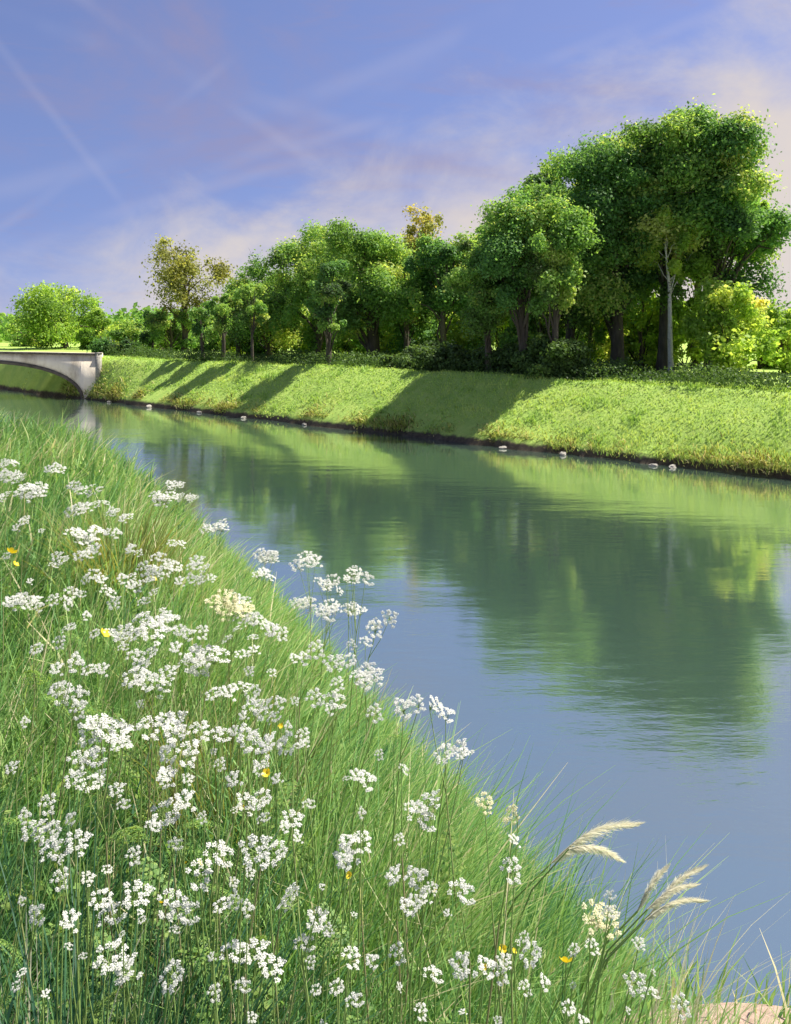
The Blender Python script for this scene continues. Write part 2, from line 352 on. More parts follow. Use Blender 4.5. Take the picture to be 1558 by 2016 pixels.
# ------------------------------------------------------------------ blades
def blades(x, y, z, h, w, lean, tint, az=None, droop=0.25, segs=3):
    """one tapered bent blade per root; returns verts, quads, face tints"""
    n = len(x)
    if az is None: az = rng.uniform(0, 2 * math.pi, n)
    tw = az + math.pi / 2 + rng.normal(0, 0.5, n)
    fr = np.linspace(0, 1, segs + 1)
    V = np.zeros((n, segs + 1, 2, 3))
    for i, q in enumerate(fr):
        cx = x + np.cos(az) * lean * h * q ** 1.8
        cy = y + np.sin(az) * lean * h * q ** 1.8
        cz = z + h * (q - droop * q ** 3 * lean)
        ww = w * (1 - 0.92 * q ** 1.6) * 0.5
        V[:, i, 0] = np.stack([cx - np.cos(tw) * ww, cy - np.sin(tw) * ww, cz], -1)
        V[:, i, 1] = np.stack([cx + np.cos(tw) * ww, cy + np.sin(tw) * ww, cz], -1)
    k = (segs + 1) * 2
    base = (np.arange(n) * k)[:, None, None]
    q = np.array([[2 * i, 2 * i + 1, 2 * i + 3, 2 * i + 2] for i in range(segs)])[None]
    Fc = (base + q).reshape(-1, 4)
    return V.reshape(-1, 3), Fc, np.repeat(tint, segs)

def in_view(n, dmin, dmax, k0, k1):
    d = np.exp(rng.uniform(math.log(dmin), math.log(dmax), n)); kx = rng.uniform(k0, k1, n)
    return kx * d, d
def meadow(n, dmin, dmax, k0, k1):
    x, y = in_view(n, dmin, dmax, k0, k1)
    s = shore_s(x, y); keep = (s < 2.9)
    sandd = np.hypot(x - SAND[0], y - SAND[1]) + 0.12 * vnoise(x, y, 0.15, 40)
    keep &= (sandd > 0.58) | (rng.random(n) < 0.10)
    return x[keep], y[keep], s[keep]
x, y, s = meadow(150000, 0.55, 30, -0.62, 0.62)
d = np.hypot(x, y)
patch = vnoise(x, y, 0.7, 31) * 0.55 + vnoise(x, y, 0.22, 32) * 0.4 + vnoise(x, y, 2.5, 33) * 0.35
h = (0.44 + 0.16 * patch + rng.normal(0, 0.09, len(x))) * np.where(s > 0, 1.0 - 0.12 * s, 1.0)
h *= np.where(d < 1.0, 0.75, 1.0)
h = np.clip(h, 0.12, 0.8)
h = np.where(np.hypot(x - SAND[0], y - SAND[1]) < 1.0, np.minimum(h, rng.uniform(0.08, 0.22, len(x))), h)
w = (0.0035 + 0.0016 * d) * rng.uniform(0.6, 1.4, len(x))
az = rng.normal(math.radians(15), 1.1, len(x))
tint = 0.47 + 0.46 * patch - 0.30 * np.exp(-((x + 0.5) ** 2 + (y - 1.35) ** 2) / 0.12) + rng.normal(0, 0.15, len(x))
tint = np.where(rng.random(len(x)) < 0.07, 1.0, tint)
broad = rng.random(len(x)) < 0.07; w = np.where(broad, w * 2.8, w); h = np.where(broad, h * 0.85, h)
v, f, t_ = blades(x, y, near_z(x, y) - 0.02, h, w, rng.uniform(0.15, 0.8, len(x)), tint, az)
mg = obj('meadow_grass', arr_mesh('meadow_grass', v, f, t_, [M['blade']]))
tag(mg, 'long green meadow grass covering the near bank', 'grass', kind='stuff')
# the meadow round and behind the viewer
a_ = rng.uniform(0, 2 * math.pi, 120000); r_ = 0.5 * np.exp(rng.uniform(0, 1, 120000) ** 0.8 * math.log(36))
x = r_ * np.cos(a_); y = r_ * np.sin(a_); s = shore_s(x, y)
k_ = (s < 2.9) & ~((y > 0.4) & (np.abs(x) < 0.62 * y)) & (np.hypot(x - SAND[0], y - SAND[1]) > 0.9); x = x[k_]; y = y[k_]
v, f, t_ = blades(x, y, near_z(x, y) - 0.02, rng.uniform(0.2, 0.55, len(x)), (0.005 + 0.002 * np.hypot(x, y)) * rng.uniform(0.6, 1.4, len(x)), rng.uniform(0.2, 0.8, len(x)), rng.normal(0.5, 0.18, len(x)))
tag(obj('meadow_grass', arr_mesh('meadow_grass_round', v, f, t_, [M['blade']])), 'long green meadow grass beside and behind the viewer', 'grass', kind='stuff')

# short grass over the far slope
n = 150000
t = rng.uniform(-34, 66, n); off = rng.uniform(0.05, 5.4, n)
keep = rng.random(n) < np.clip(1.25 - (t + 34) / 110, 0.3, 1); t = t[keep]; off = off[keep]
x, y = far_pt(t, off)
patch = vnoise(t * 1.0, off * 3, 2.2, 51) * 0.6 + vnoise(t, off * 2, 0.6, 52) * 0.45 + vnoise(t, off, 7, 53) * 0.4
tus = np.clip(vnoise(t, off * 1.5, 0.75, 54) - 0.35, 0, 1) * 2.2
dist = np.hypot(x, y)
v, f, t_ = blades(x, y, far_z(t, off) - 0.01, np.clip(rng.normal(0.09, 0.03, len(t)) * (1 + 0.4 * patch + tus), 0.04, 0.42), 0.0011 * dist * rng.uniform(0.6, 1.3, len(t)), rng.uniform(0.2, 0.9, len(t)),
                  0.5 + 0.30 * patch - 0.25 * tus + 0.35 * np.clip(1 - off / 2.6, 0, 1) * np.clip(1 - np.abs(t + 8) / 22, 0, 1) + rng.normal(0, 0.09, len(t)), segs=2)
tag(obj('embankment_grass', arr_mesh('embankment_grass', v, f, t_, [M['slope_blade']])), 'short bright grass on the far embankment', 'grass', kind='stuff')
# ragged yellowing sedge hanging over the far waterline
n = 26000
t = rng.uniform(-34, 60, n); den = vnoise(t, t * 0, 1.6, 61) + 0.5 * vnoise(t, t * 0, 0.5, 62)
keep = rng.random(n) < np.clip(0.55 + 0.6 * den, 0.06, 1); t = t[keep]; den = den[keep]; off = rng.gamma(2.0, 0.16, len(t)) + 0.02
x, y = far_pt(t, off)
dist = np.hypot(x, y)
v, f, t_ = blades(x, y, far_z(t, off) - 0.03, np.clip(rng.normal(0.22, 0.08, len(t)) * (1 + 0.5 * den), 0.06, 0.55), 0.0010 * dist * rng.uniform(0.6, 1.3, len(t)), rng.uniform(0.3, 1.3, len(t)),
                  rng.normal(0.55, 0.32, len(t)), az=rng.normal(math.atan2(-NV[1], -NV[0]), 1.0, len(t)), droop=0.5, segs=3)
tag(obj('waterside_sedge', arr_mesh('waterside_sedge', v, f, t_, [M['sedge']])), 'ragged yellow green sedge along the far waterline', 'sedge', kind='stuff')

# ------------------------------------------------------------------ trees
def leaves(centres, radii, n, size, ctint, squash=0.85, shell=(0.45, 1.08)):
    c = np.asarray(centres, float); r = np.asarray(radii, float)
    p = r ** 2; p /= p.sum(); k = rng.choice(len(c), n, p=p)
    dv = rng.normal(0, 1, (n, 3)); dv /= np.linalg.norm(dv, axis=1)[:, None]
    q = rng.uniform(shell[0], shell[1], n) * (1 + 0.16 * np.abs(rng.normal(0, 1, n)) * (rng.random(n) < 0.4))
    ax = rng.uniform(0.6, 1.35, (len(c), 3)) * np.array([1, 1, squash]) if len(c) < 200 else np.broadcast_to(np.array([1, 1, squash]), (len(c), 3))
    # spray-like lobes: each clump is broken into a few drooping twigs
    tw_ = rng.normal(0, 1, (len(c), 14, 3)); tw_ /= np.linalg.norm(tw_, axis=2)[:, :, None]
    j = rng.integers(0, 14, n); m_ = (rng.random(n) < 0.6) & (len(c) < 200)
    dv = np.where(m_[:, None], tw_[k, j] + 0.28 * rng.normal(0, 1, (n, 3)), dv)
    pos = c[k] + dv * (r[k] * q)[:, None] * ax[k]; pos[:, 2] -= 0.12 * r[k] * (q * m_) ** 2
    nor = dv * 0.6 + rng.normal(0, 0.6, (n, 3)) + np.array([0, 0, 0.35]); nor /= np.linalg.norm(nor, axis=1)[:, None]
    a = np.cross(nor, rng.normal(0, 1, (n, 3))); a /= np.linalg.norm(a, axis=1)[:, None] + 1e-9
    b = np.cross(nor, a); L = size * rng.uniform(0.5, 1.5, n)[:, None]
    V = np.stack([pos - a * L * 0.5, pos + b * L * 0.32 + nor * L * 0.06, pos + a * L * 0.5, pos - b * L * 0.32 + nor * L * 0.06], 1)
    Fc = np.arange(n * 4).reshape(n, 4)
    tint = ctint[k] + rng.normal(0, 0.10, n)
    tint = np.where(rng.random(n) < 0.02, tint + 0.25, tint)
    return V.reshape(-1, 3), Fc, tint

def make_tree(name, label, cat, x, y, z, H, cz, rx, rz, tr, nleaf, mat, bark='bark', ncl=30, size=0.17, seed=1, group=None, tint0=0.45, sparse=False, lean=0.0, rfac=(0.17, 0.34), cx=0.0):
    """H unused height guard; crown ellipsoid centre height cz above base, radii rx, rz"""
    global rng
    rng = np.random.default_rng(seed)
    root = empty(name, (x, y, z)); tag(root, label, cat, group)
    cs = []
    while len(cs) < ncl:
        p = rng.uniform(-1, 1, 3); L = float((np.abs(p) ** 2.8).sum() ** (1 / 2.8))
        if L > 1 or (L < 0.35 and len(cs) % 3): continue
        if p[2] < -0.5 and rng.random() < 0.35: continue
        cs.append(p)
    cs = np.array(cs) * np.array([rx, rx, rz]) * 0.80 + np.array([cx, 0, cz])
    rr = rng.uniform(rfac[0], rfac[1], ncl) * rx * rng.choice([0.8, 1.0, 1.25], ncl)
    ct = tint0 + rng.normal(0, 0.21, ncl) + 0.05 * (cs[:, 2] - cz) / rz
    v, f, t_ = leaves(cs, rr, nleaf, size, ct, shell=(0.2, 1.15) if sparse else (0.4, 1.08))
    obj('crown', arr_mesh('crown', v, f, t_, [M[mat]]), root)
    b = MB()
    topz = cz + 0.45 * rz
    hs = np.linspace(-0.25, topz, 9); wob_ = np.cumsum(rng.normal(0, 0.05 * rx, (9, 2)), axis=0) * np.linspace(0, 1, 9)[:, None]
    path = np.stack([wob_[:, 0] + cx * np.linspace(0, 1, 9) ** 1.5 + lean * hs, wob_[:, 1], hs], -1)
    flare = np.interp(np.linspace(0, 1, 9), [0, 0.08, 0.2, 0.6, 1.0], [1.45, 1.05, 0.95, 0.62, 0.14])
    b.tube(path, tr * flare, 10, rough=0.06)
    order = rng.permutation(ncl)[: min(ncl, 22)]
    for k in order:
        c = cs[k]; zf = np.clip(0.25 + 0.55 * rng.random(), 0, 1)
        z0 = np.clip(c[2] - rng.uniform(0.8, 2.0) * rz * 0.5, max(0.35 * (cz - rz), 0.4), topz * 0.92)
        p0 = np.array([np.interp(z0, path[:, 2], path[:, 0]), np.interp(z0, path[:, 2], path[:, 1]), z0])
        r0 = tr * np.interp(z0 / topz, [0, 0.2, 0.6, 1], [1, 0.9, 0.6, 0.14]) * rng.uniform(0.3, 0.5)
        mid = (p0 + c) / 2 + np.array([0, 0, 0.12 * rz]) + rng.normal(0, 0.05 * rx, 3)
        q1 = p0 * 0.5 + mid * 0.5 + rng.normal(0, 0.03 * rx, 3)
        q2 = c * 0.5 + mid * 0.5 + rng.normal(0, 0.04 * rx, 3)
        b.tube([p0, q1, mid, q2, c], np.array([1, 0.8, 0.6, 0.42, 0.2]) * r0, 5)
        for _ in range(3):
            e = c + rng.normal(0, 0.5, 3) * rr[k]
            b.tube([q2, (q2 + e) / 2 + rng.normal(0, 0.05, 3), e], np.array([0.35, 0.22, 0.08]) * r0, 4)
    obj('trunk', b.mesh('trunk', [M[bark]], True), root)
    return root
def bank_loc(px, c):
    """ground point in photo column px on the line n.p = c of the far plateau"""
    kx = (px - CX) / F; d = c / (NV[0] * kx + NV[1]); return kx * d, d
def gz_far(x, y):
    p = np.array([x, y]); return float(far_z(float(np.dot(p, UV)), float(np.dot(p, NV)) - C0))
# px column, c, photo rows of crown top / crown bottom, half width px, trunk r, leaves, material, tint, clumps, crown offset px
E_ = C0 + BW           # brink of the far embankment
ROW = [  # px, metres behind brink, crown top row, crown bottom row, half width px, trunk r, leaves, material, tint, clumps, label, crown shift px
 (262, 7.5, 630, 700, 44, 0.12, 6000, 'leaf_mid', 0.36, 18, 'low green tree at the end of the row beside the bridge', 0),
 (300, 7.4, 612, 684, 26, 0.12, 4200, 'leaf_deep', 0.42, 14, 'second tree from the bridge, small with a dark rounded crown', 0),
 (338, 8.0, 606, 690, 46, 0.13, 7000, 'leaf_mid', 0.30, 18, 'small leafy tree right under the tall sparse tree', 0),
 (400, 1.2, 584, 676, 30, 0.12, 5000, 'leaf_deep', 0.46, 16, 'dark green tree just right of the tall sparse tree', 0),
 (497, 1.2, 540, 672, 36, 0.10, 4000, 'leaf_mid', 0.5, 12, 'thin dark tree whose shadow is the third stripe from the bridge', 0),
 (440, 1.3, 566, 670, 32, 0.13, 6000, 'leaf_mid', 0.40, 16, 'slim tree with its trunk between two thin shadows on the grass', 0),
 (470, 8.0, 548, 680, 66, 0.18, 12000, 'leaf_deep', 0.44, 26, 'mid green tree in the lower left part of the row', 0),
 (530, 8.2, 500, 680, 84, 0.20, 13000, 'leaf_mid', 0.36, 28, 'tree on the rising left flank of the second highest crown', 0),
 (648, 1.3, 492, 668, 42, 0.17, 9500, 'leaf_deep', 0.50, 22, 'slender tree in front of the thick trunked tree, on the brink', 0),
 (628, 8.5, 436, 672, 100, 0.24, 19000, 'leaf_mid', 0.44, 38, 'broad crowned tree left of the thick trunked tree', 0),
 (736, 7.2, 436, 660, 100, 0.44, 24000, 'leaf_mid', 0.50, 42, 'tree with the thickest dark trunk and a wide round crown', -22),
 (800, 7.8, 466, 655, 76, 0.17, 13000, 'leaf_mid', 0.50, 28, 'narrow tree just right of the thickest trunk', 0),
 (874, 7.6, 452, 650, 84, 0.22, 15000, 'leaf_deep', 0.52, 30, 'dark trunked tree above the deepest shadow on the bank', 0),
 (962, 1.3, 430, 648, 74, 0.18, 14000, 'leaf_mid', 0.40, 30, 'tree above the right half of the big shadow', 0),
 (1030, 1.5, 352, 640, 92, 0.22, 19000, 'leaf_deep', 0.58, 36, 'tall bluish green tree where the crowns step up', 0),
 (1092, 1.3, 400, 652, 70, 0.18, 15000, 'leaf_mid', 0.52, 28, 'round dense tree at the right end of the big shadow', 0),
 (1122, 8.0, 292, 655, 118, 0.24, 26000, 'leaf_mid', 0.38, 44, 'tall brown green tree left of the highest crown', 0),
 (1216, 7.8, 240, 628, 118, 0.33, 34000, 'leaf_deep', 0.48, 52, 'large tree with a dark trunk behind the sunlit bank', 0),
 (1306, 8.6, 202, 615, 124, 0.30, 36000, 'leaf_mid', 0.42, 54, 'highest tree of the row with a dark trunk beside the pale one', 26),
 (1400, 9.2, 208, 590, 122, 0.28, 33000, 'leaf_deep', 0.62, 52, 'last tall tree of the row, its crown against open sky on the right', 16),
]
for i, (px, c, yt, yb, hw, tr, nl, mat, ti, ncl, lab, cxp) in enumerate(ROW):
    x, y = bank_loc(px, E_ + c); z = gz_far(x, y)
    zt = EYE + (HY - yt) / F * y - z; zb = EYE + (HY - yb) / F * y - z
    rx = hw / F * y
    make_tree('riverside_tree', lab, 'tree', x, y, z, zt, (zt + zb) / 2, rx * 1.08, (zt - zb) / 2 * 1.06, tr, int(nl * 2.0), mat, ncl=ncl, size=0.13 if c < 5 else 0.16, seed=100 + i,
              group='trees in the row on the far bank', tint0=ti + 0.08, cx=cxp / F * y)
# pale barked young tree beside the tallest one
x, y = bank_loc(1322, E_ + 7.6); z = gz_far(x, y)
make_tree('birch_tree', 'young tree with a pale cream trunk in front of the tallest tree', 'tree', x, y, z, 5, 6.2, 1.6, 1.9, 0.13, 9000, 'leaf_lime', bark='pale_bark', ncl=14, size=0.16, seed=140, tint0=0.55)
# trees standing apart behind the row
def px_tree(name, lab, px, d, yt, yb, hw, tr, nl, mat, ncl, seed, base=None, **k):
    x = (px - CX) / F * d; z = gz_far(x, d) if base is None else base
    zt = EYE + (HY - yt) / F * d - z; zb = EYE + (HY - yb) / F * d - z; rx = hw / F * d
    return make_tree(name, lab, k.pop('cat', 'tree'), x, d, z, zt, (zt + zb) / 2, rx, (zt - zb) / 2, tr, nl, mat, ncl=ncl, seed=seed, **k)
px_tree('sparse_tree', 'tall thin olive brown tree standing alone behind the low end of the row', 364, 74, 448, 625, 86, 0.26, 9500, 'leaf_olive', 40, 201, size=0.20, sparse=True, rfac=(0.20, 0.36), tint0=0.42, cx=0.2)
px_tree('sparse_tree', 'thin yellowish treetop poking above the middle of the row', 832, 60, 392, 560, 50, 0.12, 7000, 'leaf_olive', 34, 202, size=0.17, sparse=True, tint0=0.8, rfac=(0.25, 0.42))
px_tree('willow_tree', 'broad yellow green tree beyond the bridge', 128, 92, 552, 700, 92, 0.35, 15000, 'leaf_lime', 44, 203, size=0.25, tint0=0.18, cx=-0.4)
px_tree('willow_tree', 'low lime green tree at the far left behind the bridge', 62, 100, 610, 700, 46, 0.25, 5000, 'leaf_mid', 20, 204, size=0.26, tint0=0.6)
px_tree('willow_tree', 'rounded light green tree between the bridge and the row', 196, 88, 596, 702, 46, 0.25, 8000, 'leaf_lime', 22, 205, size=0.24, tint0=0.12)
px_tree('lime_tree', 'bright lime tree glowing below the right end of the tall crowns', 1432, 40, 540, 745, 88, 0.16, 13000, 'leaf_lime', 34, 206, size=0.18, tint0=0.5)
px_tree('lime_tree', 'pale green tree cut by the right edge of the picture', 1545, 42, 590, 745, 60, 0.15, 8000, 'leaf_lime', 24, 207, size=0.18, tint0=0.38)
px_tree('lime_tree', 'second light tree between the lime tree and the right edge', 1495, 47, 640, 745, 60, 0.15, 7000, 'leaf_lime', 22, 208, size=0.18, tint0=0.25)

def make_bush(name, lab, x, y, z, rx, hz, nl, mat, seed, tint0=0.5, size=0.15, group=None):
    global rng
    rng = np.random.default_rng(seed)
    root = empty(name, (x, y, z)); tag(root, lab, 'bush', group)
    n = 14
    cs = np.stack([rng.uniform(-0.75, 0.75, n) * rx, rng.uniform(-0.6, 0.6, n) * rx, rng.uniform(0.15, 0.8, n) * hz], -1)
    cs[:, 2] *= 1 - 0.35 * (np.hypot(cs[:, 0], cs[:, 1]) / rx) ** 2
    rr = rng.uniform(0.2, 0.36, n) * min(rx, hz * 1.2)
    v, f, t_ = leaves(cs, rr, nl, size, tint0 + rng.normal(0, 0.13, n))
    v[:, 2] = np.maximum(v[:, 2], -0.05)
    obj('foliage', arr_mesh('foliage', v, f, t_, [M[mat]]), root)
    b = MB()
    for k in range(n):
        b.tube([(rng.uniform(-.15, .15), rng.uniform(-.15, .15), -0.1), cs[k] * np.array([.5, .5, .6]) + rng.normal(0, .05, 3), cs[k]], [0.035, 0.022, 0.01], 4)
    obj('stems', b.mesh('stems', [M['bark']]), root)
    return root
# light shrubs filling the gaps behind the trunks
ORD = 'first second third fourth fifth sixth seventh eighth ninth tenth eleventh twelfth'.split()
hues = ['leaf_lime', 'leaf_mid', 'leaf_mid', 'leaf_lime', 'leaf_deep']
SH_PX = [(250, 50), (330, 46), (410, 50), (490, 52), (560, 54), (620, 58), (668, 48), (705, 44), (765, 52), (832, 60), (905, 52), (985, 56), (1065, 62), (1112, 66), (1165, 60), (1262, 64), (1352, 66)]
cnt = {}
for i, (px, hw) in enumerate(SH_PX):
    x, y = bank_loc(px, E_ + (11.5 if px > 1000 else 10.5) + (i % 3) * 1.3); z = gz_far(x, y); m_ = 'leaf_lime' if px > 1000 and i % 3 else hues[i % 5]
    tone = {'leaf_lime': 'light yellow green', 'leaf_mid': 'mid green', 'leaf_deep': 'deep green'}[m_]; k_ = cnt.get(m_, 0); cnt[m_] = k_ + 1
    make_bush('shrub', '%s shrub behind the trunks, %s of its colour counted from the bridge' % (tone, ORD[k_]), x, y, z, max(hw / F * y * 1.4, 1.5), (3.6 + 0.9 * (i % 2)) if px > 520 else 2.2, 9000, m_, 300 + i, 0.55, 0.21, 'shrubs behind the trunks')
# young trees filling the gap below the tall crowns at the right
px_tree('young_tree', 'young light tree in the gap under the tallest crowns, left of the pale trunk', 1262, 48, 440, 735, 56, 0.10, 13000, 'leaf_lime', 26, 221, size=0.20, tint0=0.30)
px_tree('young_tree', 'young mid green tree between the brown green and the large tree', 1160, 50, 470, 735, 54, 0.10, 12000, 'leaf_mid', 26, 222, size=0.20, tint0=0.66)
px_tree('young_tree', 'young lime tree right of the pale trunk under the last tall crown', 1372, 48, 440, 735, 52, 0.10, 13000, 'leaf_lime', 26, 223, size=0.20, tint0=0.42)
px_tree('young_tree', 'young green tree behind the right end of the big shadow', 1066, 52, 480, 735, 50, 0.10, 10000, 'leaf_mid', 24, 224, size=0.20, tint0=0.72)
for i, (px, d, yt, hw, mt, ti, lab) in enumerate([
  (560, 78, 520, 60, 'leaf_mid', 0.5, 'rounded tree behind the row where the canopy starts to climb on the left'),
  (690, 70, 448, 70, 'leaf_deep', 0.5, 'back tree behind the thickest trunk'),
  (770, 66, 462, 62, 'leaf_mid', 0.55, 'back tree left of the thin yellowish treetop'),
  (905, 62, 458, 66, 'leaf_deep', 0.45, 'back tree right of the thin yellowish treetop'),
  (985, 60, 402, 66, 'leaf_mid', 0.5, 'back tree filling the step in the canopy'),
  (1165, 56, 276, 92, 'leaf_deep', 0.6, 'back tree between the brown green tree and the large one'),
  (1085, 57, 318, 76, 'leaf_deep', 0.5, 'back tree above the round dense tree, left of the tall crowns'),
  (860, 64, 458, 56, 'leaf_mid', 0.6, 'small back tree right beneath the thin yellowish treetop'),
  (496, 80, 542, 56, 'leaf_deep', 0.45, 'lowest of the back trees, behind the striped slope'),
  (1262, 56, 240, 92, 'leaf_mid', 0.45, 'back tree between the two highest crowns'),
  (1372, 56, 262, 92, 'leaf_mid', 0.6, 'back tree behind the last tall tree of the row'),
  (1462, 56, 330, 52, 'leaf_lime', 0.35, 'tall pale green tree at the right flank of the highest crowns'),
 ]):
    px_tree('woodland_tree', lab, px, d, yt, 690 if px < 1000 else 560, hw, 0.22, int(18000 + hw * 190), mt, 34, 240 + i, size=0.20, tint0=ti, group='trees behind the row')
x, y = bank_loc(226, E_ + 1.2)
make_bush('bridge_bush', 'dark green bush growing at the right end of the bridge', x, y, gz_far(x, y), 1.7, 1.5, 9000, 'leaf_deep', 330, 0.25, 0.17)
# dense dark thicket that shades the middle of the slope
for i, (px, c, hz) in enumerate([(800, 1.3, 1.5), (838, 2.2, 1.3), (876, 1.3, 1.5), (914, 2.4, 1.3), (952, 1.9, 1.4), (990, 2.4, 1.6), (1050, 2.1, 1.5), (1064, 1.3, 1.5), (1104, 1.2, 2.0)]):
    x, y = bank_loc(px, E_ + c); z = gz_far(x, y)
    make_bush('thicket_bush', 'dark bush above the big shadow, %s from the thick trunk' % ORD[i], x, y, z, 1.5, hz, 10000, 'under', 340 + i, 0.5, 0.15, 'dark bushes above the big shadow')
# low undergrowth right along the brink, tree shade put into its dark colour: uncountable
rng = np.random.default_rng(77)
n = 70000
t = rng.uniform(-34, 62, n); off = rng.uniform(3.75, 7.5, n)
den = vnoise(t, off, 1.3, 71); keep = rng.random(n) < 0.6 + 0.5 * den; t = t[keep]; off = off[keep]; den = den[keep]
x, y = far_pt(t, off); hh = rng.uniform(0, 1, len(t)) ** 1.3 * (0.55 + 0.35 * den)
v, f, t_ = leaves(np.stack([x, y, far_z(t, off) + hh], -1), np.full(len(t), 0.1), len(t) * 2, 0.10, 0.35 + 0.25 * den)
tag(obj('undergrowth', arr_mesh('undergrowth', v, f, t_, [M['under']])), 'low undergrowth along the top of the embankment, tree shade in its dark colour', 'undergrowth', kind='stuff')
# far hedgerow closing the horizon, reads as one mass
n = 60000
a_ = rng.uniform(-48, 48, n); dd = rng.uniform(120, 150, n); kx = np.tan(np.radians(a_))
x = kx * dd; y = dd; hh = rng.uniform(0, 1, n) ** 0.8 * (3.6 + 1.5 * vnoise(x, y * 0, 9, 81) + 0.8 * vnoise(x, y * 0, 2.5, 82))
v, f, t_ = leaves(np.stack([x, y, BH + hh], -1), np.full(n, 0.5), n, 0.7, 0.35 + 0.25 * vnoise(x, y, 7, 83))
tag(obj('distant_wood', arr_mesh('distant_wood', v, f, t_, [M['leaf_mid']])), 'distant wooded hedge line on the horizon', 'wood', kind='stuff')

# ------------------------------------------------------------------ bridge
BY = 60.2
bx0, bx1 = -37.8, -21.35            # arch opening at water level
acx = (bx0 + bx1) / 2; aw = (bx1 - bx0) / 2; AC = 2.46
root = empty('road_bridge', (acx, BY, 0)); tag(root, 'pale rendered arch bridge crossing the river at the far left', 'bridge')
def deck_z(x): return 2.90 + 0.20 * np.exp(-((x - acx) / 9.0) ** 2)
def arch_z(x, grow=0.0):
    q = np.clip(np.abs(x - acx) / (aw + grow), 0, 1); return (AC + grow) * (1 - q ** 2.6) ** (1 / 2.0)
xs = np.concatenate([np.linspace(-44, bx0, 8)[:-1], acx - aw * np.cos(np.linspace(0, math.pi, 60)), np.linspace(bx1, -20.15, 6)[1:]])
b = MB(); v = []; 
for yy_ in (0.0, 4.0):
    for x_ in xs:
        lo = arch_z(x_) if bx0 <= x_ <= bx1 else -1.0
        if abs(x_ - bx0) < 1e-6 or abs(x_ - bx1) < 1e-6: lo = -1.0
        xr_ = x_ if yy_ == 0 or x_ <= bx1 else bx1 + 0.15 * (x_ - bx1)
        v.append((xr_ - acx, yy_, lo)); v.append((xr_ - acx, yy_, deck_z(x_)))
n = len(xs); f = []
for i in range(n - 1):
    a0, a1 = 2 * i, 2 * i + 1; c0, c1 = 2 * (i + 1), 2 * (i + 1) + 1; o_ = 2 * n
    f += [(a0, c0, c1, a1), (o_ + a0, o_ + a1, o_ + c1, o_ + c0), (a0, o_ + a0, o_ + c0, c0), (a1, c1, o_ + c1, o_ + a1)]
f += [(2 * n - 2, 4 * n - 2, 4 * n - 1, 2 * n - 1), (0, 1, 2 * n + 1, 2 * n)]
b.add(v, f); obj('arch_wall', b.mesh('arch_wall', [M['render']]), root)
# dark arch ring standing proud of the wall
b = MB(); th = np.linspace(0, math.pi, 70); xa = acx - aw * np.cos(th)
v = []; 
for x_, t0 in zip(xa, th):
    g = 0.20; xo = acx - (aw + g) * math.cos(t0)
    v += [(x_ - acx, -0.06, max(arch_z(x_) - 0.02, -0.5)), (xo - acx, -0.06, arch_z(xo, g) + 0.02), (xo - acx, 0.05, arch_z(xo, g) + 0.02), (x_ - acx, 0.05, max(arch_z(x_) - 0.02, -0.5))]
f = []
for i in range(69):
    for j in range(4): f.append((4 * i + j, 4 * i + (j + 1) % 4, 4 * i + 4 + (j + 1) % 4, 4 * i + 4 + j))
b.add(v, f); obj('arch_ring', b.mesh('arch_ring', [M['dark_brick']]), root)
b = MB(); v = []
for x_ in xs:
    z_ = float(deck_z(x_))
    v += [(x_ - acx, -0.14, z_ - 0.02), (x_ - acx, -0.14, z_ + 0.12), (x_ - acx, 0.25, z_ + 0.12), (x_ - acx, 0.25, z_ - 0.02)]
f = []
for i in range(n - 1):
    for j in range(4): f.append((4 * i + j, 4 * i + (j + 1) % 4, 4 * i + 4 + (j + 1) % 4, 4 * i + 4 + j))
f += [(0, 1, 2, 3), (4 * n - 4, 4 * n - 3, 4 * n - 2, 4 * n - 1)]
b.add(v, f); obj('coping', b.mesh('coping', [M['dark_brick']]), root)
b = MB(); b.box((-20.30 - acx, -0.22, 0.9), (-20.00 - acx, 0.24, 3.06)); b.box((-20.34 - acx, -0.26, 3.062), (-19.96 - acx, 0.29, 3.14))
obj('end_post', b.mesh('end_post', [M['stone']]), root)

# ------------------------------------------------------------------ stones at the far waterline
def stone_mesh(seed):
    r = np.random.default_rng(seed)
    nu, nv = 9, 6; v = []
    for j in range(nv):
        ph = math.pi * (j + 0.5) / nv
        for i in range(nu):
            a = 2 * math.pi * i / nu; k = 1 + r.uniform(-0.22, 0.22)
            v.append((math.cos(a) * math.sin(ph) * k, math.sin(a) * math.sin(ph) * k * 0.8, math.cos(ph) * 0.7 * k))
    f = [(j * nu + i, j * nu + (i + 1) % nu, (j + 1) * nu + (i + 1) % nu, (j + 1) * nu + i) for j in range(nv - 1) for i in range(nu)]
    f += [(0, i + 1, i, 0)[:3] + (0,) for i in ()]
    v += [(0, 0, 0.68), (0, 0, -0.68)]
    fc = [(j,) for j in ()]
    quads = f + [(nu * nv, (i + 1) % nu, i, nu * nv) for i in ()]
    me = bpy.data.meshes.new('stone')
    tri = [(nu * nv, i, (i + 1) % nu) for i in range(nu)] + [(nu * nv + 1, (nv - 1) * nu + (i + 1) % nu, (nv - 1) * nu + i) for i in range(nu)]
    me.from_pydata(v, [], [tuple(q) for q in quads] + tri); me.materials.append(M['stone']); me.update(); return me
SM = [stone_mesh(i) for i in range(4)]
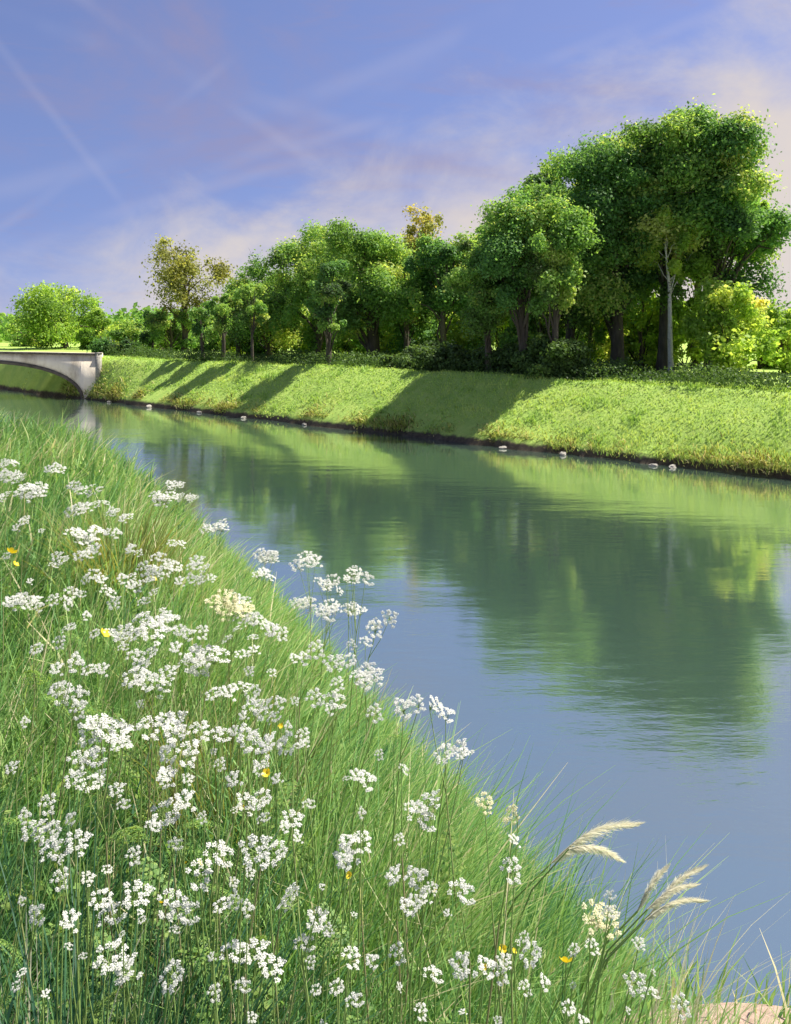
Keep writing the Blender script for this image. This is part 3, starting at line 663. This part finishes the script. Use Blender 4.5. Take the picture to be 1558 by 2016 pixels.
STN = [(215, 0.20, 'small pale stone at the waterline nearest the bridge'), (294, 0.30, 'larger pale stone in the water below the thin shadow stripes'), (392, 0.2, 'pale stone at the foot of the striped grass slope'),
       (480, 0.22, 'pale stone at the waterline below the broad shadow stripe'), (600, 0.20, 'pale stone under the sunlit block of slope between two shadows'), (992, 0.2, 'small pale stone just right of the big shadow'), (1108, 0.24, 'pale stone standing in the water below the sunlit bank'),
       (1287, 0.16, 'whitish stone in the water, left of the rounded one'), (1325, 0.20, 'rounded yellowish stone under the overhanging sedge'),]
for i, (px, r, lab) in enumerate(STN):
    x, y = bank_loc(px, C0 - 0.22 - 0.1 * (i % 2)); o = obj('stone', SM[i % 4]); o.location = (x, y, r * 0.15); r *= 0.7; o.scale = (r * (1.5 if i % 3 else 1.1), r, r * 0.8); o.rotation_euler = (0, 0, i * 1.3)
    tag(o, lab, 'stone', 'pale stones along the far waterline')

# ------------------------------------------------------------------ meadow flowers
def umbel_mesh(seed, petal_mat):
    r = np.random.default_rng(seed); b = MB()
    nr = int(r.integers(12, 17))
    for k in range(nr):
        a = 2 * math.pi * k / nr + r.uniform(-.25, .25); q = 0.15 if k == 0 else r.uniform(0.3, 1.0)
        e = np.array([math.cos(a) * q * 0.036, math.sin(a) * q * 0.036, 0.021 + 0.011 * (1 - q * q) + r.uniform(-.003, .003)])
        b.tube([(0, 0, 0), e * np.array([.55, .55, .45]), e], [0.0008, 0.0006, 0.0005], 3, 0.4, 0)
        nf = int(r.integers(8, 13))
        for j in range(nf):
            fa = j * 2.4; fr = 0.0068 * math.sqrt((j + 0.5) / nf)
            c = e + np.array([math.cos(fa) * fr, math.sin(fa) * fr, 0.003 - 20 * fr * fr + r.uniform(-.001, .001)])
            tilt = np.array([math.cos(fa), math.sin(fa), 0]) * (fr * 55) + np.array([0, 0, 1]) + r.normal(0, .25, 3); tilt /= np.linalg.norm(tilt)
            u = np.cross(tilt, [0.3, 1, 0.1]); u /= np.linalg.norm(u); w_ = np.cross(tilt, u); pr = r.uniform(0.0019, 0.0030); a0 = r.uniform(0, 1.2)
            for p_ in range(5):
                th_ = a0 + p_ * 2 * math.pi / 5; d_ = u * math.cos(th_) + w_ * math.sin(th_); s_ = -u * math.sin(th_) + w_ * math.cos(th_)
                b.add([c, c + d_ * pr * .6 + s_ * pr * .42, c + d_ * pr + tilt * pr * .15, c + d_ * pr * .6 - s_ * pr * .42], [(0, 1, 2, 3)], r.uniform(0, 1), 1)
    return b.mesh('flower_head', [M['stem'], M[petal_mat]])
UM = [umbel_mesh(i, 'petal') for i in range(6)]; UMC = [umbel_mesh(20 + i, 'cream_petal') for i in range(2)]
def fern_mesh(seed):
    r = np.random.default_rng(seed); b = MB(); L = 0.22
    sp = [(0, 0, 0), (L * .35, 0, .035), (L * .7, 0, .035), (L, 0, 0.0)]
    b.tube(sp, [.0016, .0013, .001, .0005], 4, 0.2)
    for k in range(9):
        q = 0.22 + 0.76 * k / 8; cx_ = L * q; cz_ = 0.04 * math.sin(q * 2.4); pl = 0.085 * (1 - q) ** 0.8 + 0.012
        for sd_ in (-1, 1):
            for j in range(7):
                u = (j + 0.6) / 7; px_ = cx_ + pl * u * 0.55; py_ = sd_ * pl * u * 0.9; pz = cz_ - 0.02 * u * u + r.uniform(-.003, .003)
                ll = 0.016 * (1.15 - u)
                for s2 in (-1, 1):
                    ex = px_ + ll * (0.8 if s2 > 0 else -0.1); ey = py_ + sd_ * ll * (0.3 if s2 > 0 else 0.9)
                    mx, my = (px_ + ex) / 2, (py_ + ey) / 2; dx, dy = -(ey - py_) * .32, (ex - px_) * .32
                    b.add([(px_, py_, pz), (mx + dx, my + dy, pz + .003), (ex, ey, pz - .002), (mx - dx, my - dy, pz + .003)], [(0, 1, 2, 3)], r.uniform(0.2, 0.9))
    return b.mesh('leaf', [M['fern']])
FE = [fern_mesh(i) for i in range(4)]
FL = [(15,940,40),(60,968,55),(155,962,36),(188,968,30),(160,1002,40),(322,985,40),(345,958,40),(370,982,44),(425,1040,58),(168,1062,60),(176,1085,44),(330,1108,44),(300,1126,46),(283,1150,34),(38,1188,52),(70,1178,40),
 (185,1140,40),(395,1108,44),(404,1136,36),(150,1160,34),(528,1098,42),(520,1132,38),(605,1106,46),(640,1148,40),(656,1164,28),(705,1130,46),(690,1140,34),(600,1188,46),(648,1204,46),(697,1202,42),(752,1222,48),(708,1252,36),(612,1276,46),(578,1292,28),
 (440,1186,60),(466,1208,60),(496,1216,50),(470,1186,40),(540,1246,48),(310,1238,74),(338,1226,50),(262,1252,44),(228,1246,34),(398,1288,76),(386,1250,38),(130,1306,48),(190,1306,38),(282,1298,62),(326,1330,38),(132,1362,66),(160,1382,34),(276,1342,62),
 (488,1290,40),(675,1306,38),(722,1328,56),(640,1356,54),(668,1348,34),(650,1386,26),(436,1360,36),(490,1362,42),(520,1380,46),(546,1392,28),(742,1412,38),(50,1406,22),(214,1434,84),(240,1458,44),(326,1428,84),(415,1446,56),(500,1456,48),(560,1472,62),(598,1468,30),
 (815,1334,52),(890,1318,36),(872,1338,28),(810,1380,46),(862,1392,48),(896,1476,54),(912,1500,36),(30,1500,36),(176,1488,60),(346,1500,74),(326,1546,46),(465,1520,42),(168,1544,48),(235,1556,42),(248,1578,30),(100,1572,38),(50,1596,28),(345,1586,66),
 (500,1582,56),(576,1586,48),(610,1590,28),(464,1584,20),(720,1522,46),(700,1496,34),(94,1638,58),(138,1656,60),(300,1644,36),(268,1682,36),(560,1622,28),(586,1628,30),(530,1674,58),(492,1702,24),(412,1690,56),(690,1652,72),(682,1700,46),(955,1578,44),
 (1020,1614,48),(840,1584,48),(812,1560,36),(126,1734,38),(84,1780,52),(136,1792,56),(196,1758,48),(252,1774,58),(352,1784,64),(475,1764,44),(486,1786,30),(600,1774,84),(440,1802,40),(486,1844,62),(602,1842,48),(652,1830,28),(736,1864,38),(240,1884,72),
 (350,1876,58),(536,1892,54),(480,1922,30),(690,1890,44),(806,1736,60),(838,1752,46),(816,1772,46),(850,1708,28),(905,1724,52),(1005,1724,48),(800,1792,36),(882,1770,18),(1030,1812,26),(1180,1796,60),(1205,1806,40),(1166,1850,28),(955,1872,48),(912,1898,54),
 (1052,1866,46),(995,1850,36),(850,1926,44),(985,1926,38),(1066,1926,38),(912,1946,24),(1116,1956,30),(1250,1906,46),(1284,1920,14),(1340,1966,44),(1146,1990,28)]
SPECIAL = {  # index by pixel -> label
 (528,1098): 'cow parsley on a tall stem rising clear above the water, leftmost of the tall ones', (520,1132): 'lower cow parsley right beneath the leftmost tall one over the water',
 (605,1106): 'tall cow parsley over blue water right of the leftmost one', (640,1148): 'cow parsley over the water, middle of three going down to the right', (705,1130): 'cow parsley standing out against the dark reflection at the top right',
 (752,1222): 'cow parsley farthest out over the blue water in the upper bunch', (708,1252): 'small cow parsley just below the one farthest out over the water', (600,1188): 'cow parsley at the meadow edge under the tall ones',
 (648,1204): 'cow parsley between two others at mid height over the water', (345,958): 'highest of the three cow parsley heads at the top edge of the meadow', (322,985): 'left one of the three cow parsley heads at the top edge of the meadow', (370,982): 'right one of the three cow parsley heads at the top edge of the meadow',
 (425,1040): 'lone cow parsley between the top three and the tall ones over the water', (815,1334): 'broad cow parsley head at the water edge beside a tilted one', (890,1318): 'tilted cow parsley reaching up over the blue water', (862,1392): 'cow parsley hanging over the water below the tilted one',
 (896,1476): 'cow parsley over blue water halfway down the meadow edge', (912,1500): 'small cow parsley tucked under the one halfway down the meadow edge', (955,1578): 'curled cow parsley just left of the two pale plumes', (1020,1614): 'creamy cow parsley nearest to the large grass plumes',
 (600,1774): 'widest cow parsley head low in the middle of the meadow', (240,1884): 'big cow parsley at the bottom left beside the dark tuft', (350,1876): 'second big cow parsley at the bottom left, right of the dark tuft', (38,1188): 'bright cow parsley at the far left edge halfway up',
 (1340,1966): 'last cow parsley in the bottom right corner by the bare sand', (1250,1906): 'cow parsley near the bottom right, left of the bare sand', (1180,1796): 'cow parsley right of the meadow below the large plumes', (1146,1990): 'small cow parsley cut by the bottom edge on the right',
 (30,1500): 'small cow parsley by the left edge in the middle', (440,1186): 'broad cow parsley bunch above the dark hollow in the grass', (214,1434): 'wide drooping cow parsley on the left below the middle', (326,1428): 'soft wide cow parsley right of the drooping one',
 (84,1780): 'cow parsley at the left end of the lower row', (352,1784): 'cow parsley at the right end of the lower left row', (690,1652): 'wide flat cow parsley beside a dark upright stalk', (806,1736): 'cow parsley ring in the middle right of the meadow',
 (1005,1724): 'cow parsley alone between the ring and the water', (50,1596): 'tiny round cow parsley near the left edge'}
_r = random.Random(3)
def edge_px(y): return np.interp(y, [860, 940, 1070, 1230, 1480, 1600, 1750, 1900, 2000], [100, 220, 400, 560, 800, 980, 1230, 1420, 1500])
while len(FL) < 255:
    y_ = _r.uniform(905, 1990); x_ = _r.uniform(5, edge_px(y_) - 25)
    if min(math.hypot(x_ - q[0], (y_ - q[1]) * 1.2) for q in FL) > 27: FL.append((int(x_), int(y_), _r.randint(14, 34)))
CREAM = {(1020,1614), (955,1578), (1180,1796), (440,1186), (466,1208)}
MARKS = [(150,1790,'dark tuft at lower left'),(1115,1895,'large yellow buttercup'),(525,1523,'mid meadow buttercup'),(600,1774,'widest low flower head'),(445,1290,'dark olive rush tuft'),(240,960,'brown green rush tuft'),(300,1140,'upper meadow yellow flower'),(22,1100,'yellow left edge flowers'),
 (205,1250,'pale yellow flower'),(392,1700,'buttercup pair in the grass'),(214,1434,'wide drooping head'),(830,1480,'tuft leaning over water'),(1020,1614,'creamy head by the plumes'),(806,1736,'ring of white heads'),(690,1652,'wide flat head'),(895,1330,'tilted head over water'),(990,1868,'yellow pair low down'),(50,1596,'tiny round head')]
ORD2 = ['closest', 'second closest', 'third closest', 'fourth closest', 'fifth closest', 'sixth closest', 'seventh closest', 'eighth closest', 'ninth closest', 'tenth closest', 'eleventh closest', 'twelfth closest', 'thirteenth closest', 'fourteenth closest', 'fifteenth closest']
LABS = {}; seen_ = {}
for (px, py, w_) in sorted(FL, key=lambda q: min(math.hypot(q[0] - m_[0], q[1] - m_[1]) for m_ in MARKS)):
    if (px, py) in SPECIAL: continue
    mx_, my_, nm = min(MARKS, key=lambda m_: math.hypot(px - m_[0], py - m_[1]))
    a = int(round(math.degrees(math.atan2(my_ - py, px - mx_)) / 45)) % 8
    dr = ['right of', 'above right of', 'above', 'above left of', 'left of', 'below left of', 'below', 'below right of'][a]
    k_ = seen_.get((nm, dr), 0); seen_[(nm, dr)] = k_ + 1
    LABS[(px, py)] = '%s cow parsley, %s %s the %s' % ('small white' if w_ < 34 else 'broad white' if w_ > 54 else 'white', ORD2[k_], dr, nm)
def locate(px, py, h, smax=1.6):
    """root a plant of height h so its head shows at (px, py): march along the sight line until it is h above ground"""
    best = None
    for d in np.geomspace(0.85, 14, 240):
        X_ = (px - CX) / F * d; Z_ = EYE - (py - HY) / F * d
        g = float(near_z(X_, d)); e = abs((Z_ - g) - h)
        if best is None or e < best[0]: best = (e, X_, d, Z_, g)
        if Z_ - g < h: break
    return best[1:]
for i, (px, py, wpx) in enumerate(FL):
    r = np.random.default_rng(1000 + i); h = r.uniform(0.72, 0.88)
    hx, hy_, hz_, g = locate(px, py, h)
    Wm = wpx / F * hy_
    lx, ly = r.uniform(-0.12, 0.05), r.uniform(-0.06, 0.12)
    bx_, by_ = hx + lx, hy_ + ly; bz = float(near_z(bx_, by_))
    lab = SPECIAL.get((px, py)) or LABS[(px, py)]
    root = empty('cow_parsley', (bx_, by_, bz)); tag(root, lab, 'wildflower', 'cow parsley in the meadow')
    top = np.array([hx - bx_, hy_ - by_, hz_ - bz])
    k = 1 if Wm < 0.045 else 2 if Wm < 0.065 else 3 if Wm < 0.085 else 4 if Wm < 0.12 else 6
    heads = []
    for j in range(k):
        a = 2 * math.pi * j / k + r.uniform(-.5, .5); q = 0 if k == 1 else Wm * 0.33
        heads.append(top + np.array([math.cos(a) * q, math.sin(a) * q * 0.9, r.uniform(-0.022, 0.022) - 0.02 + (0.5 - 0.5 * math.sin(a)) * 0.01]))
    b = MB(); fork = top * np.array([.6, .6, 1]) - np.array([0, 0, 0.13 + 0.08 * r.random()])
    b.tube([(0, 0, -0.02), fork * np.array([.1, .1, .35]) + r.normal(0, .018, 3), fork * np.array([.5, .5, .7]) + r.normal(0, .008, 3), fork], [0.0024, 0.0021, 0.0018, 0.0014], 6, r.uniform(0.2, 1.0), 0)
    for hd in heads:
        m_ = fork * .45 + hd * .55 + np.array([0, 0, -0.012]); b.tube([fork, m_, hd], [0.0013, 0.0010, 0.0008], 5, 0.5, 0)
    obj('stem', b.mesh('stem', [M['stem']], True), root)
    sc = Wm / 0.078 if k == 1 else np.clip(Wm / 0.11, 0.62, 1.25)
    for j, hd in enumerate(heads):
        u = obj('flower_head', UMC[j % 2] if (px, py) in CREAM else UM[(i + j) % 6], root)
        u.location = hd; s_ = 1.06 * float(sc * r.uniform(0.85, 1.15)); u.scale = (s_, s_, s_)
        u.rotation_euler = (r.normal(0.55, 0.25), r.normal(0.1, 0.3), 0)
    for j in range(2 if i % 3 == 0 else 1):
        l_ = obj('leaf', FE[(i + j) % 4], root); q = 0.18 + 0.35 * j + 0.2 * r.random()
        l_.location = fork * q * np.array([.7, .7, 1]); s_ = r.uniform(0.5, 1.2) * (1 - .25 * j); l_.scale = (s_, s_, s_)
        l_.rotation_euler = (r.uniform(-.2, .2), r.uniform(-0.7, -0.1), r.uniform(0, 6.28))

# leafy ferny ground layer: uncountable
rng = np.random.default_rng(5)
x, y, s = meadow(26000, 0.6, 16, -0.6, 0.6)
k_ = np.hypot(x - SAND[0], y - SAND[1]) > 0.95; x = x[k_]; y = y[k_]; s = s[k_]
d = np.hypot(x, y); z = near_z(x, y) + rng.uniform(0.05, 0.42, len(x)) * np.where(s > 0, np.clip(1 - 0.2 * s, .3, 1), 1)
cs = np.stack([x, y, z], -1)
v, f, t_ = leaves(cs, 0.02 + 0.006 * d, len(x) * 3, 0.018, 0.5 + 0.25 * vnoise(x, y, 0.4, 91), shell=(0.1, 1.2))
cl = np.repeat(np.arange(1), 1)
tag(obj('meadow_leaves', arr_mesh('meadow_leaves', v, f, t_, [M['fern']])), 'tangle of small leaves between the meadow stems', 'herbage', kind='stuff')

# buttercups
def buttercup_mesh():
    b = MB(); 
    for p_ in range(5):
        a = p_ * 2 * math.pi / 5; c, s_ = math.cos(a), math.sin(a)
        pts = []
        for rr_, ww, zz_ in ((0.001, 0.0015, 0), (0.006, 0.0052, 0.002), (0.011, 0.0062, 0.0055), (0.0135, 0.003, 0.0085)):
            pts += [(c * rr_ - s_ * ww, s_ * rr_ + c * ww, zz_), (c * rr_ + s_ * ww, s_ * rr_ - c * ww, zz_)]
        b.add(pts, [(0, 1, 3, 2), (2, 3, 5, 4), (4, 5, 7, 6)], 0.2 + 0.15 * p_)
    return b.mesh('blossom', [M['yellow']])
BC = buttercup_mesh()
BUT = [(1115,1895,34,'large yellow buttercup low on the right of the meadow'),(990,1868,20,'yellow buttercup just above a white flower head low in the middle right'),(1012,1873,14,'small yellow buttercup at the right of a paler pair'),(525,1523,22,'yellow buttercup in the middle of the meadow'),(858,1755,14,'yellow buttercup beside the white ring of flowers'),
 (688,1724,18,'yellow buttercup under the wide flat white head'),(392,1700,18,'yellow buttercup left of a tilted white head'),(365,1700,12,'faint small buttercup left of another'),(552,1430,14,'yellow buttercup under the two middle flower heads'),(22,1088,26,'yellow flower at the upper left edge of the meadow'),(30,1112,18,'lower yellow flower at the upper left edge'),
 (300,1140,24,'yellow flower among white heads in the upper meadow'),(205,1250,30,'pale yellow flower left of the wide white heads'),(955,1905,16,'buttercup low in the meadow left of the large one'),(318,1778,14,'orange yellow buttercup in the lower left row'),(478,1590,12,'tiny buttercup between two white heads')]
for i, (px, py, wpx, lab) in enumerate(BUT):
    r = np.random.default_rng(2000 + i); hx, hy_, hz_, g = locate(px, py, 0.66 if py > 1000 else 0.6)
    bx_, by_ = hx + r.uniform(-.06, .03), hy_ + r.uniform(-.02, .06); bz = float(near_z(bx_, by_))
    root = empty('buttercup', (bx_, by_, bz)); tag(root, lab, 'wildflower', 'yellow buttercups')
    top = np.array([hx - bx_, hy_ - by_, hz_ - bz]); b = MB()
    b.tube([(0, 0, -0.02), top * np.array([.2, .3, .5]), top], [.0018, .0015, .001], 5, 0.5); obj('stem', b.mesh('stem', [M['stem']]), root)
    u = obj('blossom', BC, root); u.location = top; s_ = 0.75 * wpx / F * hy_ / 0.026; u.scale = (s_, s_, s_); u.rotation_euler = (0.7, r.normal(0, .3), r.uniform(0, 6))

# feathery reed plumes leaning over the water
def plume(px0, py0, px1, py1, w, lab, seed, d):
    """plume axis from (px0,py0) to tip (px1,py1), photo pixels at distance d"""
    r = np.random.default_rng(seed)
    A = np.array([(px0 - CX) / F * d, d, EYE - (py0 - HY) / F * d]); B = np.array([(px1 - CX) / F * d, d + 0.02, EYE - (py1 - HY) / F * d])
    base = A + np.array([-0.22, 0.02, 0]) ; base[2] = near_z(base[0], base[1])
    root = empty('plume_grass', base); tag(root, lab, 'grass plume', 'feathery grass plumes by the water')
    a = A - base; e = B - base; b = MB()
    cpt = a + np.array([-0.03, 0, 0.02]) 
    path = [np.array([0, 0, -0.02]), a * np.array([.25, 1, .5]), a * np.array([.65, 1, .86]), a]
    b.tube(path, [.0028, .0024, .0018, .0014], 5, 0.4)
    obj('stalk', b.mesh('stalk', [M['stem']]), root)
    ax = e - a; L = np.linalg.norm(ax); n = 700
    q = r.uniform(0, 1, n); up = np.array([0, 0, 1.0])
    arc = a + ax * q[:, None] + up * (0.16 * L * np.sin(q * math.pi))[:, None]
    env = w * np.sin(np.clip(q * 0.92 + 0.08, 0, 1) * math.pi) ** 0.7
    side = r.normal(0, 1, (n, 3)); side /= np.linalg.norm(side, axis=1)[:, None]
    st = arc; en = arc + ax / L * (0.35 * L * r.uniform(.5, 1, n))[:, None] * 0.6 + side * (env * 0.75)[:, None] * r.uniform(.3, 1, n)[:, None] - up * (env * 0.35)[:, None]
    dr = en - st; wd = np.cross(dr, [0.2, 1, 0.3]); wd /= np.linalg.norm(wd, axis=1)[:, None] + 1e-9; ww = 0.0009
    V = np.stack([st - wd * ww * .4, st + wd * ww * .4, st + dr * .6 + wd * ww, en, ], 1)
    f = np.arange(n * 4).reshape(n, 4)
    bb = MB(); bb.add(V.reshape(-1, 3), f, r.uniform(0.6, 1, n)); q_ = np.linspace(0, 1, 7)
    bb.tube(a + ax * q_[:, None] + up * (0.16 * L * np.sin(q_ * math.pi))[:, None], np.linspace(.0012, .0004, 7), 4, 0.4)
    obj('plume', bb.mesh('plume', [M['straw']]), root)
plume(1085, 1700, 1250, 1640, 0.030, 'upper and longest feathery grass plume arching over the water', 1, 1.9)
plume(1120, 1672, 1222, 1706, 0.022, 'drooping grass plume just under the longest one', 2, 1.85)
plume(1255, 1795, 1318, 1725, 0.016, 'upright wispy grass plume near the lower right bank', 3, 1.75)
plume(1280, 1800, 1386, 1728, 0.019, 'pale wispy grass plume reaching farthest right over the water', 4, 1.75)
plume(1275, 1790, 1372, 1760, 0.016, 'middle wispy grass plume of the lower right bunch', 5, 1.72)
plume(1270, 1812, 1388, 1792, 0.013, 'lowest wispy grass plume of the lower right bunch', 6, 1.7)
# tall single grass tufts: each one a thing
def tuft(px, py, h, n, spread, lab, mat, tint, seed, w=0.006, az=None):
    global rng
    rng = np.random.default_rng(seed)
    hx, hy_, hz_, g = locate(px, py, h); z0 = float(near_z(hx, hy_))
    rx_ = rng.normal(0, spread, n); ry_ = rng.normal(0, spread, n)
    azz = np.arctan2(ry_, rx_) + rng.normal(0, .4, n) if az is None else rng.normal(az, .6, n)
    v, f, t_ = blades(rx_, ry_, np.full(n, -0.02), h * rng.uniform(0.6, 1.15, n), w * rng.uniform(.6, 1.3, n), rng.uniform(.15, .7, n), rng.normal(tint, .12, n), azz, 0.3, 6)
    o = obj('grass_tuft', arr_mesh('grass_tuft', v, f, t_, [M[mat]])); o.location = (hx, hy_, z0); tag(o, lab, 'grass tuft', 'tall grass tufts')
tuft(150, 1760, 0.80, 260, 0.045, 'dense dark bluish green grass tuft at the lower left', 'blade', 0.02, 11, 0.006)
tuft(210, 1800, 0.72, 160, 0.035, 'smaller dark grass tuft right of the dense one at the lower left', 'blade', 0.08, 12, 0.006)
tuft(60, 1740, 0.74, 60, 0.04, 'pale straw coloured grass blades at the lower left edge', 'straw', 0.35, 13, 0.004)
tuft(1100, 1660, 0.62, 90, 0.04, 'arching grass tuft under the longest plume', 'blade', 0.7, 14, 0.005, 0.1)
tuft(1270, 1770, 0.55, 90, 0.05, 'pale arching grass tuft at the foot of the wispy plumes', 'straw', 0.2, 15, 0.004, 0.1)
tuft(240, 960, 0.80, 200, 0.10, 'brown green rush tuft at the upper edge of the meadow', 'leaf_olive', 0.3, 16, 0.012)
tuft(445, 1300, 0.72, 150, 0.06, 'dark olive rush tuft in the hollow below the broad bunch', 'leaf_olive', 0.05, 17, 0.007)
tuft(830, 1480, 0.7, 90, 0.05, 'green grass tuft leaning over the water halfway down', 'blade', 0.5, 18, 0.006, 0.3)
tuft(1000, 1610, 0.62, 110, 0.05, 'green grass tuft leaning right beneath the creamy flower', 'blade', 0.3, 19, 0.005, 0.1)
